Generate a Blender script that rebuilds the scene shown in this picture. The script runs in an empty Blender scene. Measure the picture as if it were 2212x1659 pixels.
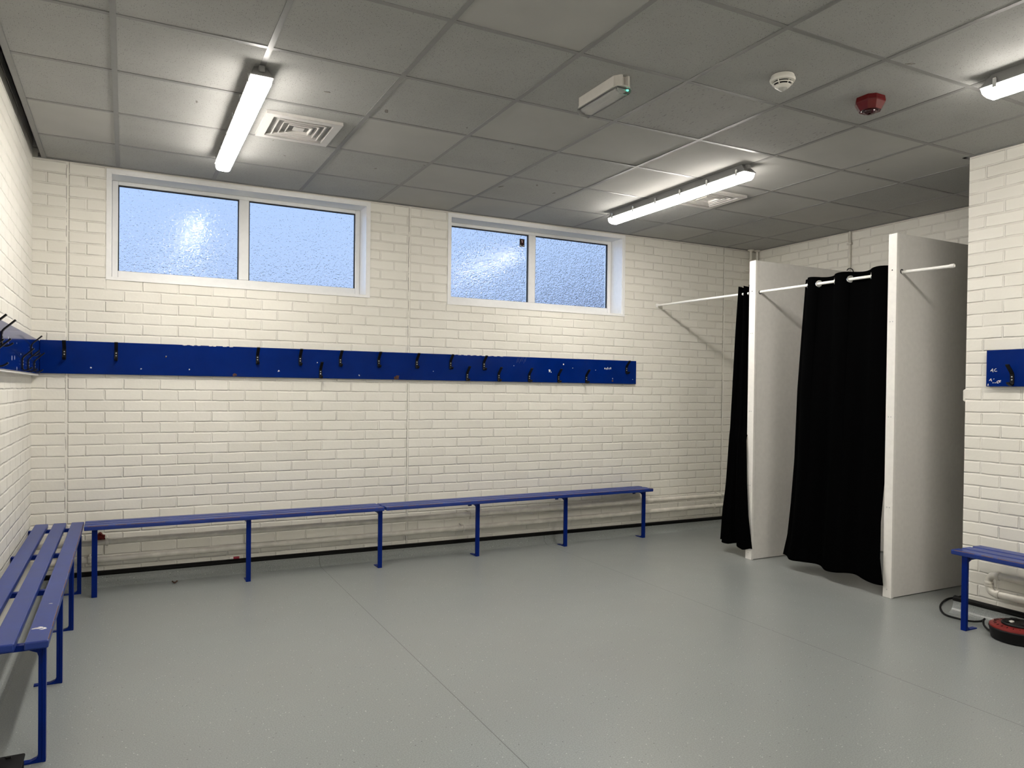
import bpy, bmesh, math, random
from mathutils import Vector, Matrix

random.seed(11)
C = bpy.context.scene.collection
PI = math.pi

# ------------------------------------------------------------------ room measures (metres)
FARY = 0.54          # inner face of the window wall
LX = -0.485          # inner face of the left wall
RX = 5.83            # inner face of the wall behind the cubicles
PX, PY = 4.65, -2.37  # inner face and end of the wall that juts in on the right
NY = -5.8            # wall behind the camera
CZ = 2.81            # underside of the ceiling grid
TOPZ = 3.15

# ------------------------------------------------------------------ materials
def mat(name):
    m = bpy.data.materials.new(name); m.use_nodes = True
    nt = m.node_tree
    return m, nt, nt.nodes['Principled BSDF']

def N(nt, t, **kw):
    n = nt.nodes.new(t)
    for k, v in kw.items():
        if hasattr(n, k): setattr(n, k, v)
        else: n.inputs[k].default_value = v
    return n

def math_node(nt, op, a, b=None):
    n = nt.nodes.new('ShaderNodeMath'); n.operation = op
    for i, v in enumerate((a, b)):
        if v is None: continue
        if isinstance(v, (int, float)): n.inputs[i].default_value = v
        else: nt.links.new(v, n.inputs[i])
    return n.outputs[0]

def mixc(nt, fac, a, b):
    n = nt.nodes.new('ShaderNodeMix'); n.data_type = 'RGBA'
    for i, v in ((0, fac), (6, a), (7, b)):
        if isinstance(v, (int, float)): n.inputs[i].default_value = v
        elif isinstance(v, tuple): n.inputs[i].default_value = v
        else: nt.links.new(v, n.inputs[i])
    return n.outputs[2]

def maprange(nt, v, a, b, c=0.0, d=1.0, smooth=False):
    n = nt.nodes.new('ShaderNodeMapRange'); n.clamp = True
    if smooth: n.interpolation_type = 'SMOOTHSTEP'
    nt.links.new(v, n.inputs[0])
    for i, x in zip((1, 2, 3, 4), (a, b, c, d)): n.inputs[i].default_value = x
    return n.outputs[0]

def rgb(r, g, b): return (r, g, b, 1.0)

def plain(name, col, rough=0.5, metal=0.0, noise=0.06, scale=30.0, bump=0.0, spec=0.5):
    m, nt, b = mat(name)
    geo = N(nt, 'ShaderNodeNewGeometry')
    no = N(nt, 'ShaderNodeTexNoise'); no.inputs['Scale'].default_value = scale; no.inputs['Detail'].default_value = 3
    nt.links.new(geo.outputs['Position'], no.inputs['Vector'])
    f = maprange(nt, no.outputs['Fac'], 0.3, 0.7)
    dark = tuple(c * (1 - noise) for c in col) + (1,)
    lite = tuple(min(1, c * (1 + noise)) for c in col) + (1,)
    nt.links.new(mixc(nt, f, dark, lite), b.inputs['Base Color'])
    b.inputs['Roughness'].default_value = rough
    b.inputs['Metallic'].default_value = metal
    b.inputs['Specular IOR Level'].default_value = spec
    if bump:
        bp = N(nt, 'ShaderNodeBump'); bp.inputs['Strength'].default_value = 0.4; bp.inputs['Distance'].default_value = bump
        nt.links.new(no.outputs['Fac'], bp.inputs['Height']); nt.links.new(bp.outputs['Normal'], b.inputs['Normal'])
    return m

def brick_mat(name, axis, cracks=()):
    """painted brick: 223.5 x 74.3 mm running bond with recessed joints"""
    m, nt, b = mat(name)
    geo = N(nt, 'ShaderNodeNewGeometry')
    sep = N(nt, 'ShaderNodeSeparateXYZ'); nt.links.new(geo.outputs['Position'], sep.inputs[0])
    wob = N(nt, 'ShaderNodeTexNoise'); wob.inputs['Scale'].default_value = 9; wob.inputs['Detail'].default_value = 3
    nt.links.new(geo.outputs['Position'], wob.inputs['Vector'])
    wsep = N(nt, 'ShaderNodeSeparateXYZ'); nt.links.new(wob.outputs['Color'], wsep.inputs[0])
    h = sep.outputs[0 if axis == 'x' else 1]
    x0 = 0.041 if axis == 'x' else -2.47
    u = math_node(nt, 'ADD', math_node(nt, 'SUBTRACT', h, x0 + 0.2235 / 2 - 2.235 * 4),
                  math_node(nt, 'MULTIPLY', math_node(nt, 'SUBTRACT', wsep.outputs[0], 0.5), 0.008))
    v = math_node(nt, 'ADD', math_node(nt, 'SUBTRACT', sep.outputs[2], 1.318 - 0.0743 * 40),
                  math_node(nt, 'MULTIPLY', math_node(nt, 'SUBTRACT', wsep.outputs[1], 0.5), 0.009))
    cmb = N(nt, 'ShaderNodeCombineXYZ'); nt.links.new(u, cmb.inputs[0]); nt.links.new(v, cmb.inputs[1])
    br = N(nt, 'ShaderNodeTexBrick'); br.offset = 0.5; br.offset_frequency = 2; br.squash = 1.0
    nt.links.new(cmb.outputs[0], br.inputs['Vector'])
    for k, val in (('Scale', 1.0), ('Mortar Size', 0.0080), ('Mortar Smooth', 0.80), ('Bias', 0.0),
                   ('Brick Width', 0.2235), ('Row Height', 0.0743)): br.inputs[k].default_value = val
    br.inputs['Color1'].default_value = rgb(0.73, 0.71, 0.645)
    br.inputs['Color2'].default_value = rgb(0.785, 0.765, 0.70)
    br.inputs['Mortar'].default_value = rgb(0.755, 0.735, 0.67)
    n2 = N(nt, 'ShaderNodeTexNoise'); n2.inputs['Scale'].default_value = 55; n2.inputs['Detail'].default_value = 5
    nt.links.new(geo.outputs['Position'], n2.inputs['Vector'])
    n3 = N(nt, 'ShaderNodeTexNoise'); n3.inputs['Scale'].default_value = 2.2; n3.inputs['Detail'].default_value = 2
    nt.links.new(geo.outputs['Position'], n3.inputs['Vector'])
    # joints stand open unevenly
    jd = math_node(nt, 'MULTIPLY', br.outputs['Fac'], maprange(nt, wob.outputs['Fac'], 0.32, 0.62, 0.25, 1.0))
    hgt = math_node(nt, 'SUBTRACT', math_node(nt, 'MULTIPLY', n2.outputs['Fac'], 0.10), jd)
    col = mixc(nt, maprange(nt, n3.outputs['Fac'], 0.3, 0.7), br.outputs['Color'],
               mixc(nt, 0.12, br.outputs['Color'], rgb(0.60, 0.57, 0.49)))
    # a few scuffs
    n4 = N(nt, 'ShaderNodeTexNoise'); n4.inputs['Scale'].default_value = 14; n4.inputs['Detail'].default_value = 6; n4.inputs['Roughness'].default_value = 0.75
    nt.links.new(geo.outputs['Position'], n4.inputs['Vector'])
    col = mixc(nt, math_node(nt, 'MULTIPLY', maprange(nt, n4.outputs['Fac'], 0.71, 0.76), 0.5), col, rgb(0.22, 0.20, 0.17))
    for cx in cracks:
        d = math_node(nt, 'ABSOLUTE', math_node(nt, 'SUBTRACT', h, cx))
        strip = maprange(nt, d, 0.005, 0.011, 1.0, 0.0)
        hgt = math_node(nt, 'MULTIPLY', hgt, math_node(nt, 'SUBTRACT', 1.0, strip))
        hgt = math_node(nt, 'SUBTRACT', hgt, math_node(nt, 'MULTIPLY', strip, 0.9))
        d2 = math_node(nt, 'ABSOLUTE', math_node(nt, 'ADD', math_node(nt, 'SUBTRACT', h, cx - 0.006),
                       math_node(nt, 'MULTIPLY', math_node(nt, 'SUBTRACT', wob.outputs['Fac'], 0.5), 0.012)))
        n5 = N(nt, 'ShaderNodeTexNoise'); n5.inputs['Scale'].default_value = 11; n5.inputs['Detail'].default_value = 4
        nt.links.new(geo.outputs['Position'], n5.inputs['Vector'])
        line = math_node(nt, 'MULTIPLY', maprange(nt, d2, 0.0008, 0.002, 1.0, 0.0), maprange(nt, n5.outputs['Fac'], 0.46, 0.53))
        col = mixc(nt, math_node(nt, 'MULTIPLY', line, 0.85), col, rgb(0.05, 0.045, 0.04))
    nt.links.new(col, b.inputs['Base Color'])
    b.inputs['Roughness'].default_value = 0.48
    b.inputs['Specular IOR Level'].default_value = 0.35
    bp = N(nt, 'ShaderNodeBump'); bp.inputs['Strength'].default_value = 1.0; bp.inputs['Distance'].default_value = 0.0058
    nt.links.new(hgt, bp.inputs['Height']); nt.links.new(bp.outputs['Normal'], b.inputs['Normal'])
    return m

def floor_mat():
    m, nt, b = mat('speckled_grey_vinyl')
    geo = N(nt, 'ShaderNodeNewGeometry')
    sep = N(nt, 'ShaderNodeSeparateXYZ'); nt.links.new(geo.outputs['Position'], sep.inputs[0])
    n1 = N(nt, 'ShaderNodeTexNoise'); n1.inputs['Scale'].default_value = 190; n1.inputs['Detail'].default_value = 2
    n2 = N(nt, 'ShaderNodeTexNoise'); n2.inputs['Scale'].default_value = 1.7; n2.inputs['Detail'].default_value = 3
    for n in (n1, n2): nt.links.new(geo.outputs['Position'], n.inputs['Vector'])
    col = mixc(nt, maprange(nt, n1.outputs['Fac'], 0.3, 0.7), rgb(0.190, 0.208, 0.203), rgb(0.300, 0.321, 0.314))
    col = mixc(nt, maprange(nt, n2.outputs['Fac'], 0.35, 0.7, 0.0, 0.35), col, rgb(0.23, 0.237, 0.231))
    for sc, thr, prob, c in ((80, 0.13, 0.91, rgb(0.62, 0.64, 0.62)), (62, 0.11, 0.95, rgb(0.04, 0.04, 0.04))):
        vo = N(nt, 'ShaderNodeTexVoronoi'); vo.inputs['Scale'].default_value = sc
        nt.links.new(geo.outputs['Position'], vo.inputs['Vector'])
        cs = N(nt, 'ShaderNodeSeparateColor'); nt.links.new(vo.outputs['Color'], cs.inputs[0])
        msk = math_node(nt, 'MULTIPLY', maprange(nt, vo.outputs['Distance'], thr, thr + 0.08, 1.0, 0.0),
                        maprange(nt, cs.outputs[0], prob, prob + 0.01))
        col = mixc(nt, msk, col, c)
    # welded seams of the vinyl sheets
    for sx, tilt in ((1.362, 0.0092), (3.33, 0.006)):
        xx = math_node(nt, 'SUBTRACT', sep.outputs[0], math_node(nt, 'ADD', math_node(nt, 'MULTIPLY', sep.outputs[1], tilt), sx))
        ln = maprange(nt, math_node(nt, 'ABSOLUTE', xx), 0.0012, 0.0028, 1.0, 0.0)
        col = mixc(nt, math_node(nt, 'MULTIPLY', ln, 0.7), col, rgb(0.045, 0.05, 0.045))
    nt.links.new(col, b.inputs['Base Color'])
    n3 = N(nt, 'ShaderNodeTexNoise'); n3.inputs['Scale'].default_value = 5; n3.inputs['Detail'].default_value = 4
    nt.links.new(geo.outputs['Position'], n3.inputs['Vector'])
    nt.links.new(maprange(nt, n3.outputs['Fac'], 0.3, 0.7, 0.275, 0.305), b.inputs['Roughness'])
    b.inputs['Specular IOR Level'].default_value = 0.5
    return m

def tile_mat(name, kind):
    m, nt, b = mat(name)
    geo = N(nt, 'ShaderNodeNewGeometry')
    n1 = N(nt, 'ShaderNodeTexNoise'); n1.inputs['Scale'].default_value = 180; n1.inputs['Detail'].default_value = 3
    n2 = N(nt, 'ShaderNodeTexNoise'); n2.inputs['Scale'].default_value = 3; n2.inputs['Detail'].default_value = 3
    for n in (n1, n2): nt.links.new(geo.outputs['Position'], n.inputs['Vector'])
    base = {'pin': rgb(0.37, 0.37, 0.355), 'plain': rgb(0.405, 0.40, 0.38), 'worm': rgb(0.39, 0.385, 0.37)}[kind]
    low = tuple(c * 0.93 for c in base[:3]) + (1,)
    col = mixc(nt, maprange(nt, n2.outputs['Fac'], 0.35, 0.7), base, low)
    hgt = math_node(nt, 'MULTIPLY', n1.outputs['Fac'], 0.25)
    if kind != 'plain':
        for sc, thr, prob, st in ((125, 0.27, 0.60, 1.0), (230, 0.30, 0.45, 0.6)):
            mp = N(nt, 'ShaderNodeMapping'); nt.links.new(geo.outputs['Position'], mp.inputs[0])
            mp.inputs['Scale'].default_value = (1, 1, 0.0) if kind == 'pin' else (0.75, 0.22, 0.0)
            mp.inputs['Rotation'].default_value = (0, 0, 0.0 if kind == 'pin' else 0.9)
            wd = N(nt, 'ShaderNodeTexNoise'); wd.inputs['Scale'].default_value = 60
            nt.links.new(geo.outputs['Position'], wd.inputs['Vector'])
            va = N(nt, 'ShaderNodeVectorMath'); va.operation = 'MULTIPLY_ADD'
            nt.links.new(wd.outputs['Color'], va.inputs[0]); va.inputs[1].default_value = (0.006, 0.006, 0); nt.links.new(mp.outputs[0], va.inputs[2])
            vo = N(nt, 'ShaderNodeTexVoronoi'); vo.inputs['Scale'].default_value = sc if kind == 'pin' else sc * 0.9
            nt.links.new(va.outputs[0], vo.inputs['Vector'])
            cs = N(nt, 'ShaderNodeSeparateColor'); nt.links.new(vo.outputs['Color'], cs.inputs[0])
            msk = math_node(nt, 'MULTIPLY', maprange(nt, vo.outputs['Distance'], thr * 0.5, thr, 1.0, 0.0),
                            maprange(nt, cs.outputs[0], prob, prob + 0.02))
            msk = math_node(nt, 'MULTIPLY', msk, st)
            col = mixc(nt, math_node(nt, 'MULTIPLY', msk, 0.66 if kind == 'pin' else 0.5), col, rgb(0.055, 0.052, 0.047))
            hgt = math_node(nt, 'SUBTRACT', hgt, msk)
    nt.links.new(col, b.inputs['Base Color'])
    b.inputs['Roughness'].default_value = 0.9
    b.inputs['Specular IOR Level'].default_value = 0.15
    bp = N(nt, 'ShaderNodeBump'); bp.inputs['Strength'].default_value = 0.6; bp.inputs['Distance'].default_value = 0.0012
    nt.links.new(hgt, bp.inputs['Height']); nt.links.new(bp.outputs['Normal'], b.inputs['Normal'])
    return m

def glass_mat(name, dist):
    m, nt, b = mat(name)
    geo = N(nt, 'ShaderNodeNewGeometry')
    n1 = N(nt, 'ShaderNodeTexNoise'); n1.inputs['Scale'].default_value = 75; n1.inputs['Detail'].default_value = 1.2
    n1.inputs['Distortion'].default_value = 0.8
    nt.links.new(geo.outputs['Position'], n1.inputs['Vector'])
    b.inputs['Base Color'].default_value = rgb(0.96, 0.98, 1.0)
    b.inputs['Roughness'].default_value = 0.02
    b.inputs['IOR'].default_value = 1.31
    b.inputs['Transmission Weight'].default_value = 1.0
    bp = N(nt, 'ShaderNodeBump'); bp.inputs['Strength'].default_value = 1.0; bp.inputs['Distance'].default_value = dist
    nt.links.new(n1.outputs['Fac'], bp.inputs['Height']); nt.links.new(bp.outputs['Normal'], b.inputs['Normal'])
    return m

def clear_mat():
    m, nt, b = mat('clear_lens_plastic')
    b.inputs['Base Color'].default_value = rgb(0.95, 0.96, 0.95)
    b.inputs['Roughness'].default_value = 0.08; b.inputs['IOR'].default_value = 1.3
    b.inputs['Transmission Weight'].default_value = 0.9
    geo = N(nt, 'ShaderNodeNewGeometry')
    wv = N(nt, 'ShaderNodeTexWave'); wv.inputs['Scale'].default_value = 60
    nt.links.new(geo.outputs['Position'], wv.inputs['Vector'])
    bp = N(nt, 'ShaderNodeBump'); bp.inputs['Strength'].default_value = 0.15; bp.inputs['Distance'].default_value = 0.001
    nt.links.new(wv.outputs['Fac'], bp.inputs['Height']); nt.links.new(bp.outputs['Normal'], b.inputs['Normal'])
    return m

def emit_mat(name, col, s):
    m, nt, b = mat(name)
    b.inputs['Base Color'].default_value = rgb(0.9, 0.9, 0.9)
    b.inputs['Emission Color'].default_value = col
    b.inputs['Emission Strength'].default_value = s
    return m

def lamp_mat():
    m, nt, b = mat('lit_diffuser')
    geo = N(nt, 'ShaderNodeNewGeometry'); sp_ = N(nt, 'ShaderNodeSeparateXYZ'); nt.links.new(geo.outputs['Normal'], sp_.inputs[0])
    b.inputs['Base Color'].default_value = rgb(0.9, 0.9, 0.9)
    b.inputs['Emission Color'].default_value = rgb(1.0, 0.945, 0.87)
    nt.links.new(maprange(nt, sp_.outputs[2], 0.0, -0.9, 24.0, 94.0), b.inputs['Emission Strength'])
    return m

def fabric_mat():
    m, nt, b = mat('black_curtain_fabric')
    geo = N(nt, 'ShaderNodeNewGeometry')
    wv = N(nt, 'ShaderNodeTexNoise'); wv.inputs['Scale'].default_value = 420
    nt.links.new(geo.outputs['Position'], wv.inputs['Vector'])
    nt.links.new(mixc(nt, wv.outputs['Fac'], rgb(0.0006, 0.0006, 0.0007), rgb(0.0012, 0.0012, 0.0014)), b.inputs['Base Color'])
    b.inputs['Roughness'].default_value = 0.95
    b.inputs['Specular IOR Level'].default_value = 0.015
    return m

M = dict(
    far=brick_mat('painted_brick_far', 'x', (-0.289, 2.069, 5.397)), side=brick_mat('painted_brick_side', 'y'),
    floor=floor_mat(), pin=tile_mat('pinhole_ceiling_tile', 'pin'), flat=tile_mat('smooth_ceiling_tile', 'plain'),
    worm=tile_mat('fissured_ceiling_tile', 'worm'), glass=glass_mat('wavy_glass_face', 0.0011), glass2=glass_mat('hammered_glass_face', 0.0070), clear=clear_mat(), fabric=fabric_mat(),
    grid=plain('grid_white_metal', (0.205, 0.205, 0.198), 0.45, noise=0.04),
    upvc=plain('white_window_plastic', (0.80, 0.80, 0.79), 0.28, noise=0.02),
    gasket=plain('black_rubber', (0.008, 0.008, 0.009), 0.6),
    blue=plain('blue_gloss_paint', (0.0012, 0.0150, 0.135), 0.12, noise=0.10, scale=8, bump=0.0002, spec=0.08),
    bluem=plain('blue_gloss_metal', (0.0008, 0.013, 0.145), 0.30, noise=0.06, spec=0.12),
    blues=plain('blue_slat_paint', (0.005, 0.027, 0.20), 0.36, noise=0.10, scale=12, bump=0.0004, spec=0.5),
    worn=plain('worn_bare_wood', (0.16, 0.075, 0.035), 0.7, noise=0.3, scale=60),
    chip=plain('chipped_white_undercoat', (0.72, 0.70, 0.67), 0.7, noise=0.15, scale=200),
    brownchip=plain('chipped_brown_wood', (0.085, 0.034, 0.018), 0.8, noise=0.3, scale=200),
    black=plain('black_metal', (0.003, 0.003, 0.003), 0.5, noise=0.1, spec=0.2),
    screw=plain('zinc_screw', (0.55, 0.55, 0.54), 0.35, metal=0.9),
    steel=plain('chrome_steel', (0.80, 0.80, 0.80), 0.14, metal=1.0),
    panel=plain('white_laminate', (0.76, 0.74, 0.705), 0.42, noise=0.03),
    edge=plain('white_gloss_wood', (0.83, 0.81, 0.77), 0.35, noise=0.03),
    rod=plain('white_rod_plastic', (0.84, 0.83, 0.80), 0.3, noise=0.02),
    pipe=plain('cream_gloss_pipe_paint', (0.62, 0.595, 0.53), 0.32, noise=0.12, scale=14, bump=0.0006),
    housing=plain('grey_fitting_plastic', (0.27, 0.27, 0.265), 0.4, noise=0.03),
    white=plain('off_white_plastic', (0.74, 0.72, 0.66), 0.38, noise=0.02),
    aged=plain('aged_grey_plastic', (0.50, 0.48, 0.44), 0.4, noise=0.03),
    vent=plain('vent_white_metal', (0.50, 0.485, 0.46), 0.35, noise=0.03),
    dark=plain('dark_void', (0.012, 0.012, 0.012), 0.8),
    red=plain('red_alarm_plastic', (0.105, 0.003, 0.005), 0.14, noise=0.05),
    redlens=plain('dark_red_lens', (0.03, 0.0015, 0.003), 0.1, noise=0.05),
    reelred=plain('red_reel_plastic', (0.17, 0.008, 0.006), 0.45, noise=0.08),
    rubber=plain('black_plastic', (0.004, 0.004, 0.0045), 0.5, noise=0.1, spec=0.2),
    cap=plain('black_skirting_cap', (0.002, 0.002, 0.002), 0.5, noise=0.1, spec=0.15),
    plaster=plain('dark_plenum', (0.05, 0.05, 0.05), 0.9),
    rag=plain('red_cloth', (0.16, 0.010, 0.010), 0.9, noise=0.5, scale=90),
    crimson=plain('crimson_plastic', (0.30, 0.012, 0.035), 0.4),
    leaf=plain('brown_dry_leaf', (0.06, 0.025, 0.012), 0.8, noise=0.4, scale=150),
    lamp=lamp_mat(),
    led=emit_mat('green_indicator', rgb(0.05, 1.0, 0.55), 3.0),
)

# ------------------------------------------------------------------ mesh helpers
def box(bm, x0, x1, y0, y1, z0, z1, bevel=0.0, seg=2):
    vs = [bm.verts.new((x, y, z)) for x in (x0, x1) for y in (y0, y1) for z in (z0, z1)]
    fs = [bm.faces.new([vs[i] for i in f]) for f in ((0, 1, 3, 2), (4, 6, 7, 5), (0, 4, 5, 1), (2, 3, 7, 6), (0, 2, 6, 4), (1, 5, 7, 3))]
    if bevel:
        es = list({e for f in fs for e in f.edges})
        bmesh.ops.bevel(bm, geom=es, offset=bevel, segments=seg, affect='EDGES', profile=0.5)
    return vs

def prism(bm, prof, a0, a1, axis='y'):
    """extrude a closed 2-D profile along one axis; axis y: prof=(x,z); x: prof=(y,z); z: prof=(x,y)"""
    def put(p, a):
        if axis == 'y': return (p[0], a, p[1])
        if axis == 'x': return (a, p[0], p[1])
        return (p[0], p[1], a)
    A = [bm.verts.new(put(p, a0)) for p in prof]; B = [bm.verts.new(put(p, a1)) for p in prof]
    n = len(prof)
    for i in range(n):
        bm.faces.new((A[i], A[(i + 1) % n], B[(i + 1) % n], B[i]))
    bm.faces.new(A[::-1]); bm.faces.new(B)

def tube(bm, pts, r, seg=12, caps=True):
    pts = [Vector(p) for p in pts]; rings = []
    t0 = (pts[1] - pts[0]).normalized()
    up = Vector((0, 0, 1)) if abs(t0.z) < 0.9 else Vector((1, 0, 0))
    nrm = t0.cross(up).normalized()
    for i, p in enumerate(pts):
        if i == 0: t = pts[1] - pts[0]
        elif i == len(pts) - 1: t = pts[-1] - pts[-2]
        else: t = (pts[i + 1] - pts[i]).normalized() + (pts[i] - pts[i - 1]).normalized()
        t.normalize()
        nrm = (nrm - t * nrm.dot(t)).normalized(); bn = t.cross(nrm)
        rr = r[i] if isinstance(r, (list, tuple)) else r
        rings.append([bm.verts.new(p + (nrm * math.cos(a) + bn * math.sin(a)) * rr) for a in [2 * PI * k / seg for k in range(seg)]])
    for a, b in zip(rings, rings[1:]):
        for k in range(seg): bm.faces.new((a[k], a[(k + 1) % seg], b[(k + 1) % seg], b[k]))
    if caps:
        bm.faces.new(rings[0][::-1]); bm.faces.new(rings[-1])

def lathe(bm, prof, c=(0, 0, 0), seg=32, sx=1.0, axis='z'):
    rings = []
    for r, z in prof:
        ring = []
        for k in range(seg):
            a = 2 * PI * k / seg; p = (r * math.cos(a), r * math.sin(a), z)
            if axis == 'y': p = (p[0], p[2], p[1])
            if axis == 'x': p = (p[2], p[0], p[1])
            ring.append(bm.verts.new((c[0] + p[0], c[1] + p[1], c[2] + p[2])))
        rings.append(ring)
    for a, b in zip(rings, rings[1:]):
        for k in range(seg): bm.faces.new((a[k], a[(k + 1) % seg], b[(k + 1) % seg], b[k]))
    bm.faces.new(rings[0][::-1]); bm.faces.new(rings[-1])

def torus(bm, c, R, r, normal, seg=24, s2=8):
    n = Vector(normal).normalized(); a = n.orthogonal().normalized(); b = n.cross(a); c = Vector(c); rings = []
    for i in range(seg):
        t = 2 * PI * i / seg; d = a * math.cos(t) + b * math.sin(t)
        rings.append([bm.verts.new(c + d * (R + r * math.cos(q)) + n * r * math.sin(q)) for q in [2 * PI * k / s2 for k in range(s2)]])
    for i in range(seg):
        A, B = rings[i], rings[(i + 1) % seg]
        for k in range(s2): bm.faces.new((A[k], A[(k + 1) % s2], B[(k + 1) % s2], B[k]))

def arc(c, r, a0, a1, n, plane):
    out = []
    for i in range(n + 1):
        a = math.radians(a0 + (a1 - a0) * i / n); p = (r * math.cos(a), r * math.sin(a))
        if plane == 'yz': out.append((c[0], c[1] + p[0], c[2] + p[1]))
        elif plane == 'xz': out.append((c[0] + p[0], c[1], c[2] + p[1]))
        else: out.append((c[0] + p[0], c[1] + p[1], c[2]))
    return out

def world_of(o):
    v = Vector((0, 0, 0))
    while o is not None:
        v = v + o.location; o = o.parent
    return v

def obj(name, bm, m, parent=None, smooth=False, label=None):
    """link ONE mesh object; vertices are given in world coordinates"""
    bmesh.ops.recalc_face_normals(bm, faces=bm.faces)
    me = bpy.data.meshes.new(name)
    if parent is not None:
        off = world_of(parent)
        for v in bm.verts: v.co -= off
    bm.to_mesh(me); bm.free()
    for x in (m if isinstance(m, (list, tuple)) else [m]): me.materials.append(x)
    if smooth:
        for p in me.polygons: p.use_smooth = True
        try: me.set_sharp_from_angle(angle=math.radians(40))
        except Exception: pass
    o = bpy.data.objects.new(name, me); C.objects.link(o)
    if parent is not None: o.parent = parent
    if label: o['label'] = label
    return o

def B(): return bmesh.new()

def bxo(name, m, parent, *dims, bevel=0.0, label=None):
    bm = B(); box(bm, *dims, bevel=bevel); return obj(name, bm, m, parent, label=label)

def thing(name, label, cat, loc, group=None):
    o = bpy.data.objects.new(name, None); C.objects.link(o); o.location = loc
    o.empty_display_size = 0.1
    o['label'] = label; o['category'] = cat
    if group: o['group'] = group
    return o

def tag(o, label, cat, group=None):
    o['label'] = label; o['category'] = cat
    if group: o['group'] = group
    return o

def struct(name, bm=None, m=None, label=None, loc=(0, 0, 0)):
    if bm is None:
        o = bpy.data.objects.new(name, None); C.objects.link(o); o.location = loc; o.empty_display_size = 0.1
    else: o = obj(name, bm, m)
    o['kind'] = 'structure'
    if label: o['label'] = label
    return o

def dup(root, loc, rotz=0.0, parent=None, label=None):
    r = root.copy(); C.objects.link(r); r.location = loc; r.rotation_euler = (0, 0, rotz); r.parent = parent
    if label: r['label'] = label
    for ch in list(root.children):
        c = ch.copy(); C.objects.link(c); c.parent = r
        for g in list(ch.children):
            d = g.copy(); C.objects.link(d); d.parent = c
    return r

# ------------------------------------------------------------------ room shell
bm = B(); box(bm, LX - 0.2, RX + 0.2, NY - 0.2, FARY + 0.25, -0.12, 0.0)
struct('floor', bm, M['floor'], 'speckled grey vinyl floor with welded seams')

W1 = (-0.043, 1.721, 2.07, 2.775)      # window openings: x0 x1 z0 z1
W2 = (2.422, 4.152, 2.062, 2.775)
bm = B(); y0, y1 = FARY, FARY + 0.25
box(bm, LX - 0.2, RX + 0.2, y0, y1, -0.12, W2[2])
box(bm, LX - 0.2, RX + 0.2, y0, y1, W1[3], TOPZ)
for a, b_ in ((LX - 0.2, W1[0]), (W1[1], W2[0]), (W2[1], RX + 0.2)): box(bm, a, b_, y0, y1, W2[2], W1[3])
box(bm, W1[0], W1[1], y0, y1, W2[2], W1[2])
struct('wall_far', bm, M['far'], 'painted cream brick wall with two high windows')
bm = B(); box(bm, LX - 0.2, LX, NY - 0.2, FARY, -0.12, TOPZ); struct('wall_left', bm, M['side'], 'painted brick wall at the left')
bm = B(); box(bm, RX, RX + 0.2, NY, FARY, -0.12, TOPZ); struct('wall_right', bm, M['side'], 'painted brick wall behind the changing cubicles')
bm = B(); box(bm, PX, PX + 0.15, NY, PY, 0.0, TOPZ); struct('wall_front_right', bm, M['side'], 'painted brick wall that juts in at the right edge')
bm = B(); box(bm, LX - 0.2, RX + 0.2, NY - 0.2, NY, -0.12, TOPZ); struct('wall_near', bm, M['far'], 'painted brick wall behind the camera')
bm = B(); box(bm, LX - 0.2, RX + 0.2, NY - 0.2, FARY + 0.25, TOPZ, TOPZ + 0.1); struct('ceiling_slab', bm, M['plaster'], 'dark slab above the suspended ceiling')

# suspended ceiling: one mesh of 600 mm tiles, grid bars as its part
plain_tiles = {(2, -1), (3, 1), (4, 1), (3, 3), (3, 4), (5, 1), (6, 1), (6, 0), (5, 2), (6, 2), (7, 1), (7, 2), (2, 2), (7, 0), (4, 4), (8, 2)}
worm_tiles = {(4, 0), (5, 0)}
bm = B(); rnd = random.Random(5)
X0, X1, Y0, Y1 = LX + 0.055, RX, NY, FARY - 0.008
def edges(lo, hi):
    v = [lo]; k = math.ceil((lo + 0.03) / 0.6)
    while k * 0.6 < hi - 0.03: v.append(k * 0.6); k += 1
    return v + [hi]
gx, gy = edges(X0, X1), edges(Y0, Y1)
for xa, xb in zip(gx, gx[1:]):
    for ya, yb in zip(gy, gy[1:]):
        col = math.floor((xa + xb) / 2 / 0.6); row = 4 - math.ceil(-(ya + yb) / 2 / 0.6)
        z = CZ + 0.0024
        dz = [rnd.uniform(0, 0.0022) if rnd.random() < 0.35 else 0.0 for _ in range(4)]
        if (col, row) == (4, 1): dz = [0.006, 0.0, 0.004, 0.0]
        g = 0.002
        vs = [bm.verts.new((x, y, z + d)) for (x, y), d in zip(((xa + g, ya + g), (xb - g, ya + g), (xb - g, yb - g), (xa + g, yb - g)), dz)]
        tp = [bm.verts.new((v.co.x, v.co.y, v.co.z + 0.015)) for v in vs]
        fs = [bm.faces.new(vs), bm.faces.new(tp[::-1])] + [bm.faces.new((vs[i], tp[i], tp[(i + 1) % 4], vs[(i + 1) % 4])) for i in range(4)]
        mi = 1 if (col, row) in plain_tiles else 2 if (col, row) in worm_tiles else 0
        if (col, row) not in plain_tiles | worm_tiles and (row >= 3 and rnd.random() < 0.35): mi = 1
        for f in fs: f.material_index = mi
ceil = struct('ceiling', bm, [M['pin'], M['flat'], M['worm']], 'suspended ceiling of grey white mineral tiles')
bm = B()
for x in gx[1:-1]: box(bm, x - 0.012, x + 0.012, Y0, Y1, CZ, CZ + 0.0030)
for y in gy[1:-1]:
    for xa, xb in zip(gx, gx[1:]): box(bm, xa + (0.012 if xa > X0 else 0), xb - (0.012 if xb < X1 else 0), y - 0.0115, y + 0.0115, CZ + 0.0003, CZ + 0.0028)
obj('ceiling_grid', bm, M['grid'], ceil, label='painted metal grid between the tiles')
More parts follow.
